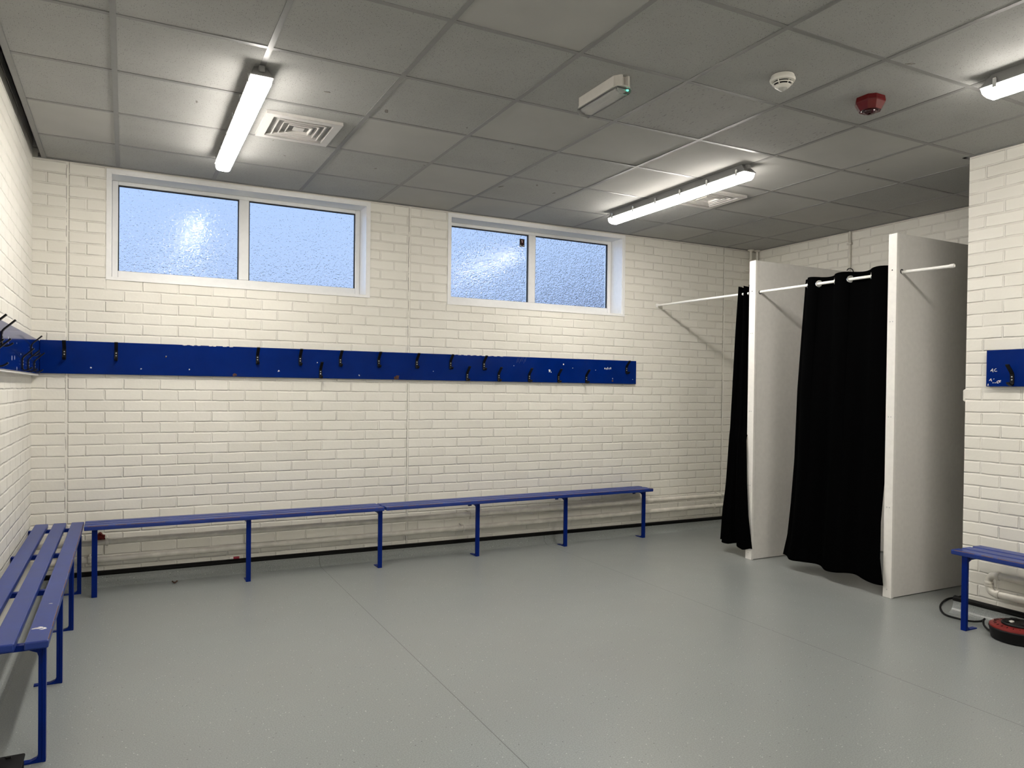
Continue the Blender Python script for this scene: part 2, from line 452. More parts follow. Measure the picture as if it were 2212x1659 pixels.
# small knocks in the tiles
bm = B(); rnd = random.Random(9)
marks = [(0.371, -0.98, .022), (1.268, -1.337, .03), (1.743, -1.318, .012), (2.13, -1.123, .012), (2.205, -0.87, .010), (2.599, -0.863, .010), (2.447, -0.332, .03),
         (2.654, -0.494, .022), (2.868, -0.372, .022), (3.13, -3.02, .03), (4.34, -1.896, .022), (0.933, -1.437, .02), (0.823, -0.557, .014), (0.939, -0.291, .014), (1.524, -0.308, .018), (1.792, -0.544, .02)]
for x, y, r in marks:
    n = 9; ang = rnd.uniform(0, PI); st = rnd.uniform(0.25, 0.5)
    pts = []
    for k in range(n):
        a = 2 * PI * k / n; rr = r * rnd.uniform(0.55, 1.0)
        px_, py_ = rr * math.cos(a), rr * st * math.sin(a)
        pts.append((x + px_ * math.cos(ang) - py_ * math.sin(ang), y + px_ * math.sin(ang) + py_ * math.cos(ang)))
    prism(bm, pts, CZ + 0.0016, CZ + 0.005, 'z')
obj('tile_chip', bm, plain('chipped_tile_core', (0.20, 0.19, 0.17), 0.95, noise=0.5, scale=120), ceil, label='knocked and chipped spots in the tiles')['kind'] = 'stuff'

# edge trims of the ceiling
bm = B(); box(bm, LX + 0.048, LX + 0.078, NY, FARY - 0.03, CZ - 0.002, CZ + 0.001); box(bm, LX + 0.048, LX + 0.051, NY, FARY - 0.03, CZ - 0.002, CZ + 0.03)
struct('trim_1', bm, M['grid'], 'metal edge angle of the ceiling along the left wall')
bm = B(); box(bm, LX + 0.03, RX - 0.01, FARY - 0.030, FARY - 0.010, CZ - 0.002, CZ + 0.001); box(bm, LX + 0.03, RX - 0.01, FARY - 0.0125, FARY - 0.010, CZ - 0.002, CZ + 0.03)
struct('trim_2', bm, M['grid'], 'metal edge angle of the ceiling above the windows')
bm = B(); box(bm, RX - 0.030, RX - 0.006, NY, FARY - 0.03, CZ - 0.002, CZ + 0.001)
struct('trim_3', bm, M['grid'], 'metal edge angle of the ceiling above the cubicles')
bm = B(); box(bm, PX - 0.024, PX - 0.004, NY, PY + 0.03, CZ - 0.002, CZ + 0.001); box(bm, PX - 0.024, PX + 0.15, PY + 0.006, PY + 0.03, CZ - 0.002, CZ + 0.001)
struct('trim_4', bm, M['grid'], 'metal edge angle of the ceiling along the jutting wall')

# coved vinyl skirtings with a black capping strip
def cove_profile(s):
    pr = [(0.0, 0.0), (0.085, 0.0006)]
    for i in range(1, 8):
        a = math.radians(-90 - 90 * i / 8)
        pr.append((0.085 + 0.0 - (0.065 - 0.065 * math.cos(math.radians(90 * i / 8)) * 0) * 0 - 0.065 * math.sin(math.radians(90 * i / 8)), 0.065 - 0.065 * math.cos(math.radians(90 * i / 8)) + 0.0006))
    pr += [(0.018, 0.074), (0.0, 0.074)]
    return pr
CAPP = [(0.0, 0.072), (0.020, 0.072), (0.025, 0.080), (0.023, 0.092), (0.014, 0.099), (0.0, 0.102)]
bm = B(); prism(bm, [(FARY - d, z) for d, z in cove_profile(1)], LX, RX, 'x')
bb = struct('baseboard_far', bm, M['floor'], 'coved vinyl skirting under the window wall')
bm = B(); prism(bm, [(FARY - d, z) for d, z in CAPP], LX, RX, 'x'); obj('capping_strip', bm, M['cap'], bb, label='black capping strip')
bm = B(); prism(bm, [(LX + d, z) for d, z in cove_profile(1)], NY, FARY - 0.02, 'y')
bb = struct('baseboard_left', bm, M['floor'], 'coved vinyl skirting under the left wall')
bm = B(); prism(bm, [(LX + d, z) for d, z in CAPP], NY, FARY - 0.026, 'y'); obj('capping_strip', bm, M['cap'], bb, label='black capping strip')
bm = B(); prism(bm, [(PX - d, z) for d, z in cove_profile(1)], NY, PY + 0.040, 'y')
bb = struct('baseboard_right', bm, M['floor'], 'coved vinyl skirting under the jutting wall')
bm = B(); prism(bm, [(PX - d, z) for d, z in CAPP], NY, PY + 0.042, 'y'); obj('capping_strip', bm, M['cap'], bb, label='black capping strip')

# ------------------------------------------------------------------ windows
def window(name, w, mull, lab):
    x0, x1, z0, z1 = w; yf, yb = 0.715, 0.775
    root = struct(name, label=lab, loc=((x0 + x1) / 2, FARY, z0))
    t = 0.008
    bm = B()   # white lining of the opening
    box(bm, x0, x0 + t, FARY, yf, z0, z1); box(bm, x1 - t, x1, FARY, yf, z0, z1)
    box(bm, x0 + t, x1 - t, FARY, yf, z1 - t, z1); box(bm, x0 + t, x1 - t, FARY, yf, z0, z0 + t)
    obj('reveal_lining', bm, M['upvc'], root)
    bm = B(); k = 0.024   # flat bead around the opening on the wall face
    box(bm, x0 - k, x0 + 0.002, FARY - 0.006, FARY, z0 - k * 0.6, z1 + k); box(bm, x1 - 0.002, x1 + k, FARY - 0.006, FARY, z0 - k * 0.6, z1 + k)
    box(bm, x0 + 0.002, x1 - 0.002, FARY - 0.006, FARY, z1, z1 + k); box(bm, x0 + 0.002, x1 - 0.002, FARY - 0.006, FARY, z0 - k * 0.6, z0 + 0.004)
    obj('edge_bead', bm, M['upvc'], root)
    fl, fr, fb, ft = x0 + 0.045, x1 - 0.045, z0 + 0.075, z1 - 0.035
    bm = B(); bv = 0.004
    box(bm, x0 + t, fl, yf, yb, z0 + t, z1 - t, bv); box(bm, fr, x1 - t, yf, yb, z0 + t, z1 - t, bv)
    box(bm, fl, fr, yf, yb, ft, z1 - t, bv); box(bm, fl, fr, yf, yb, z0 + t, fb, bv)
    obj('frame', bm, M['upvc'], root)
    bm = B(); box(bm, mull[0], mull[1], yf - 0.002, yb, fb, ft, 0.005); obj('mullion', bm, M['upvc'], root)
    for a, b_ in ((fl, mull[0]), (mull[1], fr)):
        bm = B(); g = 0.007
        box(bm, a, a + g, yf + 0.012, yf + 0.03, fb, ft); box(bm, b_ - g, b_, yf + 0.012, yf + 0.03, fb, ft)
        box(bm, a + g, b_ - g, yf + 0.012, yf + 0.03, ft - g, ft)
        box(bm, a + g, b_ - g, yf + 0.02, yf + 0.03, fb, fb + 0.003)
        gk = obj('gasket', bm, M['gasket'], root)
        bm = B(); box(bm, a, b_, yf + 0.030, yf + 0.036, fb, ft); gp = obj('pane', bm, [M['glass'], M['glass2']], root, label='hammered privacy glass')
        for p in gp.data.polygons: p.material_index = 1 if p.normal.y > 0.5 else 0
    return root
window('window_1', W1, (0.797, 0.867), 'wide high window with two frosted panes at the left')
window('window_2', W2, (3.252, 3.320), 'high window with two frosted panes near the cubicles')
# sticker on the glass
st = thing('window_sticker', 'small dark red and black badge sticker on the window pane', 'sticker', (3.197, 0.7445, 2.668))
bxo('backing', M['gasket'], st, 3.172, 3.222, 0.7435, 0.7445, 2.633, 2.703, label='black backing')
bm = B(); prism(bm, [(3.181, 2.695), (3.213, 2.695), (3.213, 2.660), (3.197, 2.645), (3.181, 2.660)], 0.7425, 0.7436, 'y')
obj('shield', bm, M['redlens'], st, label='dark red shield')
bm = B(); prism(bm, [(3.176, 2.648), (3.197, 2.636), (3.218, 2.648), (3.218, 2.642), (3.197, 2.6345), (3.176, 2.642)], 0.7424, 0.7436, 'y')
obj('ribbon', bm, M['chip'], st, label='white ribbon')
bm = B(); box(bm, 3.195, 3.199, 0.7420, 0.7430, 2.668, 2.690); box(bm, 3.190, 3.195, 0.7420, 0.7430, 2.684, 2.690); obj('emblem_stroke', bm, M['chip'], st, label='pale stroke')

# ------------------------------------------------------------------ ceiling fittings
def strip_light(y_near, y_far, x, label):
    r = thing('strip_light', label, 'light', (x, (y_near + y_far) / 2, CZ), 'strip lights on the ceiling')
    zb, zr, z0 = CZ + 0.003, CZ - 0.052, CZ - 0.098
    prof = [(x - 0.030, zb), (x - 0.044, zr + 0.006), (x - 0.051, zr + 0.006), (x - 0.051, zr), (x + 0.051, zr), (x + 0.051, zr + 0.006), (x + 0.044, zr + 0.006), (x + 0.030, zb)]
    bm = B(); prism(bm, prof, y_near, y_far, 'y')
    for v in bm.verts:      # ends slope in towards the ceiling
        if v.co.z > zr + 0.007: v.co.y += 0.045 if abs(v.co.y - y_near) < 0.02 else -0.045
    obj('housing', bm, M['housing'], r)
    bm = B(); n = 10
    prof = [(x - 0.044, zr - 0.0005)] + [(x - 0.044 * math.cos(PI * k / n) ** 1 if False else x + 0.044 * math.copysign(abs(math.cos(PI - PI * k / n)) ** 0.55, math.cos(PI - PI * k / n)),
             zr - 0.004 - (zr - z0 - 0.004) * abs(math.sin(PI * k / n)) ** 0.6) for k in range(n + 1)] + [(x + 0.044, zr - 0.0005)]
    prism(bm, prof, y_near + 0.004, y_far - 0.004, 'y')
    for v in bm.verts:      # rounded ends
        d = (zr - v.co.z) / (zr - z0); e = 0.022 * d * d
        v.co.y += e if abs(v.co.y - y_near) < 0.02 else -e
    obj('diffuser', bm, M['lamp'], r, label='lit white diffuser')
    L = y_far - y_near
    for k in range(6):
        yy = y_near + 0.07 + (L - 0.14) * k / 5
        for s in (-1, 1):
            bm = B()
            xa = x + s * 0.0485
            box(bm, min(xa, xa + s * 0.004), max(xa, xa + s * 0.004), yy - 0.009, yy + 0.009, zr - 0.014, zr + 0.024, 0.001)
            tube(bm, [(xa, yy - 0.007, zr + 0.026), (xa, yy + 0.007, zr + 0.026)], 0.005, 8)
            obj('clip', bm, M['steel'], r, label='steel clip')
    for yy in (y_near + 0.020, y_far - 0.020):
        bm = B(); box(bm, x - 0.013, x + 0.013, yy - 0.014, yy + 0.014, CZ - 0.030, CZ, 0.004); obj('cable_gland', bm, M['housing'], r)
    return r
strip_light(-1.615, -0.075, 0.597, 'lit strip light left of the ceiling, beside the square air vent')
strip_light(-1.615, -0.095, 3.585, 'lit strip light above the window wall, half hiding an air vent')
strip_light(-4.60, -3.085, 3.585, 'lit strip light cut off by the right edge of the picture')
strip_light(-4.60, -3.085, 0.597, 'lit strip light over the near left of the room')

def vent(cx, cy, label):
    r = thing('air_vent', label, 'vent', (cx, cy, CZ), 'square louvred vents in the ceiling')
    def ring(bm, ro, ri, zo, zi, th=0.002):
        for s in range(4):
            a = [(-1, -1), (1, -1), (1, 1), (-1, 1)]
            p, q = a[s], a[(s + 1) % 4]
            o0 = (cx + p[0] * ro, cy + p[1] * ro, zo); o1 = (cx + q[0] * ro, cy + q[1] * ro, zo)
            i0 = (cx + p[0] * ri, cy + p[1] * ri, zi); i1 = (cx + q[0] * ri, cy + q[1] * ri, zi)
            lo = [bm.verts.new(v) for v in (o0, o1, i1, i0)]; hi = [bm.verts.new((v[0], v[1], v[2] + th)) for v in (o0, o1, i1, i0)]
            bm.faces.new(lo); bm.faces.new(hi[::-1])
            for k in range(4): bm.faces.new((lo[k], lo[(k + 1) % 4], hi[(k + 1) % 4], hi[k]))
    zf = CZ - 0.016
    bm = B(); ring(bm, 0.203, 0.160, zf, zf, 0.003); ring(bm, 0.203, 0.2025, zf, CZ + 0.001, 0.001); ring(bm, 0.160, 0.161, zf, CZ + 0.03)
    obj('frame', bm, M['vent'], r)
    for ro in (0.130, 0.098, 0.066):
        bm = B(); ring(bm, ro, ro - 0.006, zf + 0.002, zf + 0.002, 0.002); ring(bm, ro - 0.004, ro - 0.016, zf + 0.003, CZ + 0.020, 0.0018)
        obj('louvre', bm, M['vent'], r)
    bm = B(); box(bm, cx - 0.030, cx + 0.030, cy - 0.030, cy + 0.030, CZ - 0.008, CZ - 0.005); obj('centre_plate', bm, M['vent'], r)
    bm = B()
    for dx in (-1, 1):
        box(bm, cx + dx * 0.158 - 0.002, cx + dx * 0.158 + 0.002, cy - 0.158, cy + 0.158, CZ + 0.02, CZ + 0.12)
        box(bm, cx - 0.156, cx + 0.156, cy + dx * 0.158 - 0.002, cy + dx * 0.158 + 0.002, CZ + 0.02, CZ + 0.12)
    box(bm, cx - 0.16, cx + 0.16, cy - 0.16, cy + 0.16, CZ + 0.12, CZ + 0.125)
    obj('duct_box', bm, M['dark'], r, label='dark duct behind the louvres')
vent(0.911, -0.850, 'square air vent right beside the left strip light')
vent(3.933, -0.835, 'square air vent partly hidden behind the far strip light')

# emergency bulkhead light
r = thing('emergency_light', 'unlit clear bulkhead emergency light with green indicator on ceiling', 'light', (2.106, -2.13, CZ))
x0, x1, ya, yb = 2.060, 2.152, -2.312, -1.952
bm = B()
prof = [(x0 + 0.022, ya), (x0 + 0.032, ya), (x0 + 0.036, ya + 0.016), (x1 - 0.036, ya + 0.016), (x1 - 0.032, ya), (x1 - 0.022, ya), (x1, ya + 0.030), (x1, yb - 0.030), (x1 - 0.022, yb), (x0 + 0.022, yb), (x0, yb - 0.030), (x0, ya + 0.030)]
prism(bm, prof, CZ - 0.042, CZ + 0.004, 'z'); obj('base', bm, M['aged'], r)
bm = B(); prism(bm, [(x0 - 0.003, ya + 0.028), (x0 + 0.024, ya - 0.003), (x1 - 0.024, ya - 0.003), (x1 + 0.003, ya + 0.028), (x1 + 0.003, yb - 0.028), (x1 - 0.024, yb + 0.003), (x0 + 0.024, yb + 0.003), (x0 - 0.003, yb - 0.028)], CZ - 0.048, CZ - 0.042, 'z')
obj('rim', bm, M['aged'], r)
bm = B(); prism(bm, [(x0 + 0.004, CZ - 0.048), (x0 + 0.008, CZ - 0.066), (x0 + 0.022, CZ - 0.080), (x1 - 0.022, CZ - 0.080), (x1 - 0.008, CZ - 0.066), (x1 - 0.004, CZ - 0.048)], ya + 0.010, yb - 0.010, 'y')
obj('lens', bm, M['clear'], r, label='clear ribbed lens')
bm = B(); box(bm, x0 + 0.02, x1 - 0.02, ya + 0.035, yb - 0.03, CZ - 0.056, CZ - 0.0485); obj('reflector', bm, M['vent'], r)
bm = B(); lathe(bm, [(0.001, -0.007), (0.006, -0.005), (0.007, 0.0)], (x1 - 0.020, ya + 0.024, CZ - 0.052), 12); obj('indicator', bm, M['led'], r, label='green indicator lamp')

# smoke detector
cx, cy = 2.735, -2.665
r = thing('smoke_detector', 'cream domed smoke detector on the ceiling near the red sounder', 'smoke detector', (cx, cy, CZ))
bm = B(); lathe(bm, [(0.050, 0), (0.052, -0.004), (0.052, -0.012), (0.056, -0.014), (0.057, -0.020), (0.054, -0.027), (0.047, -0.029)], (cx, cy, CZ)); obj('base', bm, M['white'], r, True)
bm = B(); lathe(bm, [(0.040, -0.028), (0.032, -0.043), (0.022, -0.050)], (cx, cy, CZ)); obj('dark_chamber', bm, M['dark'], r, True)
bm = B(); torus(bm, (cx, cy, CZ - 0.038), 0.043, 0.0028, (0, 0, 1), 32)
for k in range(6):
    a = PI / 3 * k + 0.35
    tube(bm, [(cx + 0.050 * math.cos(a), cy + 0.050 * math.sin(a), CZ - 0.028), (cx + 0.043 * math.cos(a), cy + 0.043 * math.sin(a), CZ - 0.038), (cx + 0.031 * math.cos(a), cy + 0.031 * math.sin(a), CZ - 0.049)], 0.0026, 6)
obj('cage', bm, M['white'], r, True)
bm = B(); lathe(bm, [(0.036, -0.045), (0.035, -0.050), (0.026, -0.057), (0.020, -0.059)], (cx, cy, CZ)); obj('nose_ring', bm, M['white'], r, True)
bm = B(); lathe(bm, [(0.021, -0.058), (0.016, -0.065), (0.007, -0.071), (0.001, -0.072)], (cx, cy, CZ), 20); obj('nose_cap', bm, plain('grey_lens_plastic', (0.42, 0.42, 0.39), 0.2), r, True, 'greyish clear nose')

# red sounder
cx, cy = 3.318, -2.682
r = thing('alarm_sounder', 'red octagonal fire alarm sounder fixed to the ceiling', 'alarm', (cx, cy, CZ))
def octo(rad, cut, rot=0.0):
    p = []
    for sx, sy in ((-1, -1), (1, -1), (1, 1), (-1, 1)):
        a = (sx * rad, sy * (rad - cut)); b_ = (sx * (rad - cut), sy * rad)
        p += [b_, a] if sx * sy < 0 else [a, b_]
    # order around
    p.sort(key=lambda q: math.atan2(q[1], q[0]))
    return [(cx + q[0], cy + q[1]) for q in p]
bm = B(); lv = [(0.058, 0.026, CZ + 0.004), (0.062, 0.028, CZ - 0.020), (0.061, 0.028, CZ - 0.026), (0.047, 0.026, CZ - 0.062)]
rings = [[bm.verts.new((x, y, z)) for x, y in octo(R_, c_)] for R_, c_, z in lv]
for a, b_ in zip(rings, rings[1:]):
    for k in range(8): bm.faces.new((a[k], a[(k + 1) % 8], b_[(k + 1) % 8], b_[k]))
bm.faces.new(rings[0]); bm.faces.new(rings[-1][::-1])
obj('body', bm, M['red'], r)
bm = B(); lathe(bm, [(0.041, -0.0621), (0.040, -0.064), (0.034, -0.0642)], (cx, cy, CZ), 32); obj('horn_ring', bm, M['redlens'], r)
bm = B(); lathe(bm, [(0.032, -0.063), (0.031, -0.068), (0.022, -0.075), (0.008, -0.078), (0.001, -0.078)], (cx, cy, CZ), 32); obj('lens', bm, M['redlens'], r, True, 'dark red lens')

# ------------------------------------------------------------------ coat hook boards
def hook_proto():
    r = bpy.data.objects.new('coat_hook', None); C.objects.link(r)
    prof = [(0.056, 0.117), (0.012, 0.074), (0.005, 0.064), (0.0033, 0.054), (0.0033, 0.012), (0.006, 0.003), (0.015, -0.002), (0.027, 0.000), (0.038, 0.006), (0.047, 0.014)]
    bm = B(); w = 0.0105; t = 0.0033; L = []; n = len(prof)
    for i, p in enumerate(prof):
        a = Vector(prof[max(0, i - 1)]); b_ = Vector(prof[min(n - 1, i + 1)]); d = (b_ - a).normalized(); nn = Vector((-d.y, d.x))
        ww = w if i < 6 else w * 0.85
        L.append([bm.verts.new((sx * ww, p[0] + s * nn.x * t, p[1] + s * nn.y * t)) for sx, s in ((-1, -1), (1, -1), (1, 1), (-1, 1))])
    for a, b_ in zip(L, L[1:]):
        for k in range(4): bm.faces.new((a[k], a[(k + 1) % 4], b_[(k + 1) % 4], b_[k]))
    bm.faces.new(L[0][::-1]); bm.faces.new(L[-1])
    es = [e for e in bm.edges if all(len(v.link_faces) >= 3 for v in e.verts)]
    obj('hook_strap', bm, M['black'], r)
    for z in (0.030, 0.047):
        bm = B(); lathe(bm, [(0.0042, 0.0060), (0.0042, 0.0074), (0.0028, 0.0084)], (0, 0, z), 12, axis='y'); obj('screw', bm, M['screw'], r, True, 'zinc screw head')
    return r
HP = hook_proto(); first_hook = [True]
def place_hook(parent, wx, wy, wz, rot):
    loc = Vector((wx, wy, wz)) - world_of(parent)
    if first_hook[0]:
        HP.location = loc; HP.rotation_euler = (0, 0, rot); HP.parent = parent; first_hook[0] = False; return HP
    return dup(HP, loc, rot, parent)

def chip_patch(bm, c, plane, r, rnd, n=10, stretch=1.0, d0=0.0, d1=0.0008):
    """an irregular patch lying on a face; plane 'y' (faces -Y), 'x' (normal along X, d signed) or 'z'"""
    pts = []
    for k in range(n):
        a = 2 * PI * k / n; rr = r * rnd.uniform(0.4, 1.0)
        pts.append((rr * math.cos(a) * stretch, rr * math.sin(a)))
    if plane == 'y': prism(bm, [(c[0] + p, c[2] + q) for p, q in pts], c[1] - d1, c[1] - d0 + 0.001, 'y')
    elif plane == 'x': prism(bm, [(c[1] + p, c[2] + q) for p, q in pts], c[0], c[0] + d1, 'x')
    else: prism(bm, [(c[0] + p, c[1] + q) for p, q in pts], c[2] - 0.001, c[2] + d1, 'z')

def one_chip(name, m, parent, label, *a, **k):
    bm = B(); chip_patch(bm, *a, **k); return obj(name, bm, m, parent, label=label)

# far wall board
bfy = FARY - 0.024
r = thing('coat_hook_board', 'long blue coat hook board running along the window wall', 'coat rack', (1.9, FARY, 1.42), 'blue boards of black coat hooks')
bm = B(); box(bm, LX + 0.046, 4.305, bfy, FARY, 1.420, 1.636, 0.003); obj('board', bm, M['blue'], r)
rnd = random.Random(3)
for x, z, rad, s in ((3.365, 1.523, .017, 1.0), (3.507, 1.584, .008, 1), (3.38, 1.512, .006, 1), (0.148, 1.461, .006, 1), (-0.151, 1.463, .007, 1), (0.45, 1.465, .005, 1), (1.056, 1.469, .008, 1.2), (1.661, 1.448, .008, 1),
                      (4.037, 1.466, .008, 0.5), (2.274, 1.494, .004, 1), (3.011, 1.558, .004, 1), (3.604, 1.553, .005, 1), (4.265, 1.462, .004, 1), (0.302, 1.551, .007, 1), (1.338, 1.538, .006, 1), (3.85, 1.54, .004, 1)):
    one_chip('paint_chip', M['chip'], r, 'white chip in the blue paint', (x, bfy, z), 'y', rad, rnd, stretch=s)
for k in range(5): one_chip('paint_chip', M['chip'], r, 'white chip in the blue paint', (3.95 + 0.016 * k, bfy, 1.552 + rnd.uniform(-.006, .008)), 'y', 0.013, rnd, stretch=0.5)
for k in range(7): one_chip('paint_chip', M['chip'], r, 'white chip in the blue paint', (0.42 + 0.05 * k + rnd.uniform(-.02, .02), bfy, 1.634), 'y', 0.0035, rnd, stretch=6)
for k in range(9): one_chip('paint_chip', M['chip'], r, 'white chip in the blue paint', (2.45 + 0.055 * k, bfy, 1.634), 'y', 0.003, rnd, stretch=8)
for x, z, rad in ((1.968, 1.439, .022), (1.950, 1.432, .014), (0.750, 1.436, .017), (4.037, 1.446, .013), (0.302, 1.548, .008)): one_chip('bare_patch', M['brownchip'], r, 'brown patch of bare wood', (x, bfy, z), 'y', rad, rnd)
bm = B()
for k in range(7):
    x = 3.035 + 0.014 * k; z = 1.585 + rnd.uniform(-.006, .012)
    prism(bm, [(x, z), (x + 0.012, z + 0.040), (x + 0.0135, z + 0.040), (x + 0.0015, z)], bfy - 0.0005, bfy + 0.001, 'y')
obj('scratch', bm, plain('pale_scratches', (0.05, 0.075, 0.20), 0.5), r, label='pale scratches')
for x in (-0.302, -0.003, 0.905, 1.210, 1.512, 1.815, 2.130, 2.423, 2.726, 4.191): place_hook(r, x, bfy, 1.516, PI)
for x in (1.362, 2.574, 2.866, 3.161, 3.456, 3.748): place_hook(r, x, bfy, 1.423, PI)

# left wall board
bfx = LX + 0.045
r = thing('coat_hook_board', 'glossy blue coat hook board on the left wall, seen end on', 'coat rack', (LX, -1.5, 1.41), 'blue boards of black coat hooks')
bm = B(); box(bm, LX, bfx, -3.9, FARY - 0.001, 1.412, 1.632, 0.003); obj('board', bm, M['blue'], r)
bm = B(); box(bm, LX, bfx - 0.004, -3.9, FARY - 0.03, 1.404, 1.4115); obj('batten', bm, M['edge'], r, label='white painted batten under the board')
for y, z, rad in ((-0.93, 1.565, .007), (-0.93, 1.54, .004), (-0.62, 1.555, .004), (-0.80, 1.475, .016), (-0.70, 1.478, .012), (-0.61, 1.425, .013), (-0.45, 1.505, .006)):
    one_chip('paint_chip', M['chip'], r, 'white chip in the blue paint', (bfx - 0.001, y, z), 'x', rad, rnd, stretch=0.42, d1=0.0017)
for y in (0.02, -1.172, -1.465, -2.2, -2.9): place_hook(r, bfx, y, 1.516, -PI / 2)
for y in (-0.41, -0.137, 0.185, -1.33, -1.9, -2.55): place_hook(r, bfx, y, 1.423, -PI / 2)

# right wall board
bfr = PX - 0.030
r = thing('coat_hook_board', 'blue coat hook board with scratched letters on the right jutting wall', 'coat rack', (PX, -3.2, 1.40), 'blue boards of black coat hooks')
bm = B(); box(bm, bfr, PX, -4.4, -2.510, 1.402, 1.618, 0.003); obj('board', bm, M['blue'], r)
def stroke(bm, pts, w=0.003):
    for (ya, za), (yb_, zb_) in zip(pts, pts[1:]):
        d = Vector((yb_ - ya, zb_ - za)); n = Vector((-d.y, d.x)).normalized() * w / 2; e = d.normalized() * w * 0.3
        ya2, za2, yb2, zb2 = ya - e.x, za - e.y, yb_ + e.x, zb_ + e.y
        prism(bm, [(ya2 + n.x, za2 + n.y), (yb2 + n.x, zb2 + n.y), (yb2 - n.x, zb2 - n.y), (ya2 - n.x, za2 - n.y)], bfr - 0.0006, bfr + 0.001, 'x')
def P2(y, z, pts, s=1.0): return [(y - p * s, z + q * s) for p, q in pts]   # p grows to the right of the viewer (towards -Y)
bm = B()
stroke(bm, P2(-2.536, 1.492, [(0, .002), (.011, .016), (.014, -.004)])); stroke(bm, P2(-2.536, 1.492, [(.004, .004), (.013, .004)]))
stroke(bm, P2(-2.555, 1.492, [(.013, .016), (.004, .012), (.003, .003), (.009, .0), (.017, .001)]))
stroke(bm, P2(-2.530, 1.436, [(0, .002), (.009, .013), (.014, -.002)], 0.95), 0.004); stroke(bm, P2(-2.530, 1.436, [(.003, .004), (.012, .004)]))
for yy in (-2.549, -2.561): stroke(bm, P2(yy, 1.424, [(0, 0), (.005, .0005)]), 0.0035)
stroke(bm, P2(-2.554, 1.446, [(0, 0), (.003, .002)]), 0.003)
stroke(bm, P2(-2.572, 1.423, [(.012, .014), (.002, .009), (.002, .001), (.010, .0)]), 0.004); stroke(bm, P2(-2.583, 1.426, [(.012, .012), (.004, .010), (.003, .002), (.011, .004)]), 0.004)
stroke(bm, P2(-2.519, 1.405, [(0, .002), (.004, .014), (.007, .003), (.002, .007)]), 0.0022)
obj('scratched_letters', bm, M['chip'], r, label='white scratched letters')
for y in (-2.660, -3.0, -3.35): place_hook(r, bfr, y, 1.411, PI / 2)

# ------------------------------------------------------------------ benches
def bench(label, length, offs, sw, legs, overhang, origin, rotz, back_gap=0.0, height=0.455):
    """local x along the bench, local y from the front edge (0) to the back; built locally and then turned"""
    r = thing('bench', label, 'bench', (0, 0, 0), 'blue slatted changing room benches')
    zt, th = height, 0.028; depth = offs[-1] + sw
    for k, o_ in enumerate(offs):
        bm = B(); box(bm, 0, length, o_, o_ + sw, zt - th, zt, 0.005)
        s = obj('slat', bm, M['blues'], r)
        if k == 0:
            bm = B(); rn = random.Random(7); x = 0.02
            while x < length - 0.05:
                l = rn.uniform(0.05, 0.25)
                if rn.random() < 0.75: box(bm, x, min(x + l, length - 0.01), 0.0006, 0.0028, zt - 0.0035, zt - 0.0005)
                x += l + rn.uniform(0, 0.06)
            obj('worn_edge', bm, M['worn'], s, label='edge worn to bare wood')
    lw = 0.032
    for lx in legs:
        bm = B(); y0_ = overhang
        box(bm, lx - lw / 2, lx + lw / 2, y0_, y0_ + 0.012, 0.0, zt - th, 0.002); box(bm, lx - lw / 2 + 0.003, lx + lw / 2 - 0.003, y0_ + 0.010, y0_ + 0.024, 0.0, zt - th - 0.002, 0.002)
        obj('leg', bm, M['bluem'], r)
        bm = B(); box(bm, lx - lw / 2, lx + lw / 2, y0_ + 0.02, depth + back_gap, zt - th - 0.022, zt - th - 0.0005, 0.002)
        prism(bm, [(y0_ + 0.022, zt - th - 0.02), (y0_ + 0.022, zt - th - 0.055), (y0_ + 0.028, zt - th - 0.034), (y0_ + 0.055, zt - th - 0.022)], lx - 0.010, lx + 0.010, 'x')
        obj('crossbar', bm, M['bluem'], r)
        bm = B(); box(bm, lx - lw / 2 + 0.002, lx + lw / 2 - 0.002, y0_ + 0.004, min(y0_ + 0.11, depth - 0.02), 0.0, 0.006, 0.001)
        prism(bm, [(y0_ + 0.022, 0.004), (y0_ + 0.022, 0.030), (y0_ + 0.030, 0.014), (y0_ + 0.050, 0.006)], lx - 0.012, lx + 0.012, 'x')
        obj('foot_bar', bm, M['bluem'], r)
        bm = B(); box(bm, lx - lw / 2, lx + lw / 2, depth + back_gap - 0.006, depth + back_gap, zt - th - 0.045, zt - th, 0.001); obj('wall_bracket', bm, M['bluem'], r)
    r.location = origin; r.rotation_euler = (0, 0, rotz)
    return r
# along the window wall: two units end to end, standing slightly askew
bench('blue slatted bench against the window wall, nearer the left corner', 1.950, [0.0, 0.081, 0.162], 0.062, [0.058, 0.988, 1.930], 0.036, (-0.1720, 0.190, 0), math.radians(0.55), 0.05, 0.461)
bench('blue slatted bench against the window wall, nearer the cubicles', 2.575, [0.0, 0.078, 0.156], 0.060, [0.800, 1.655, 2.520], 0.062, (1.793, 0.209, 0), math.radians(2.25), 0.0, 0.461)
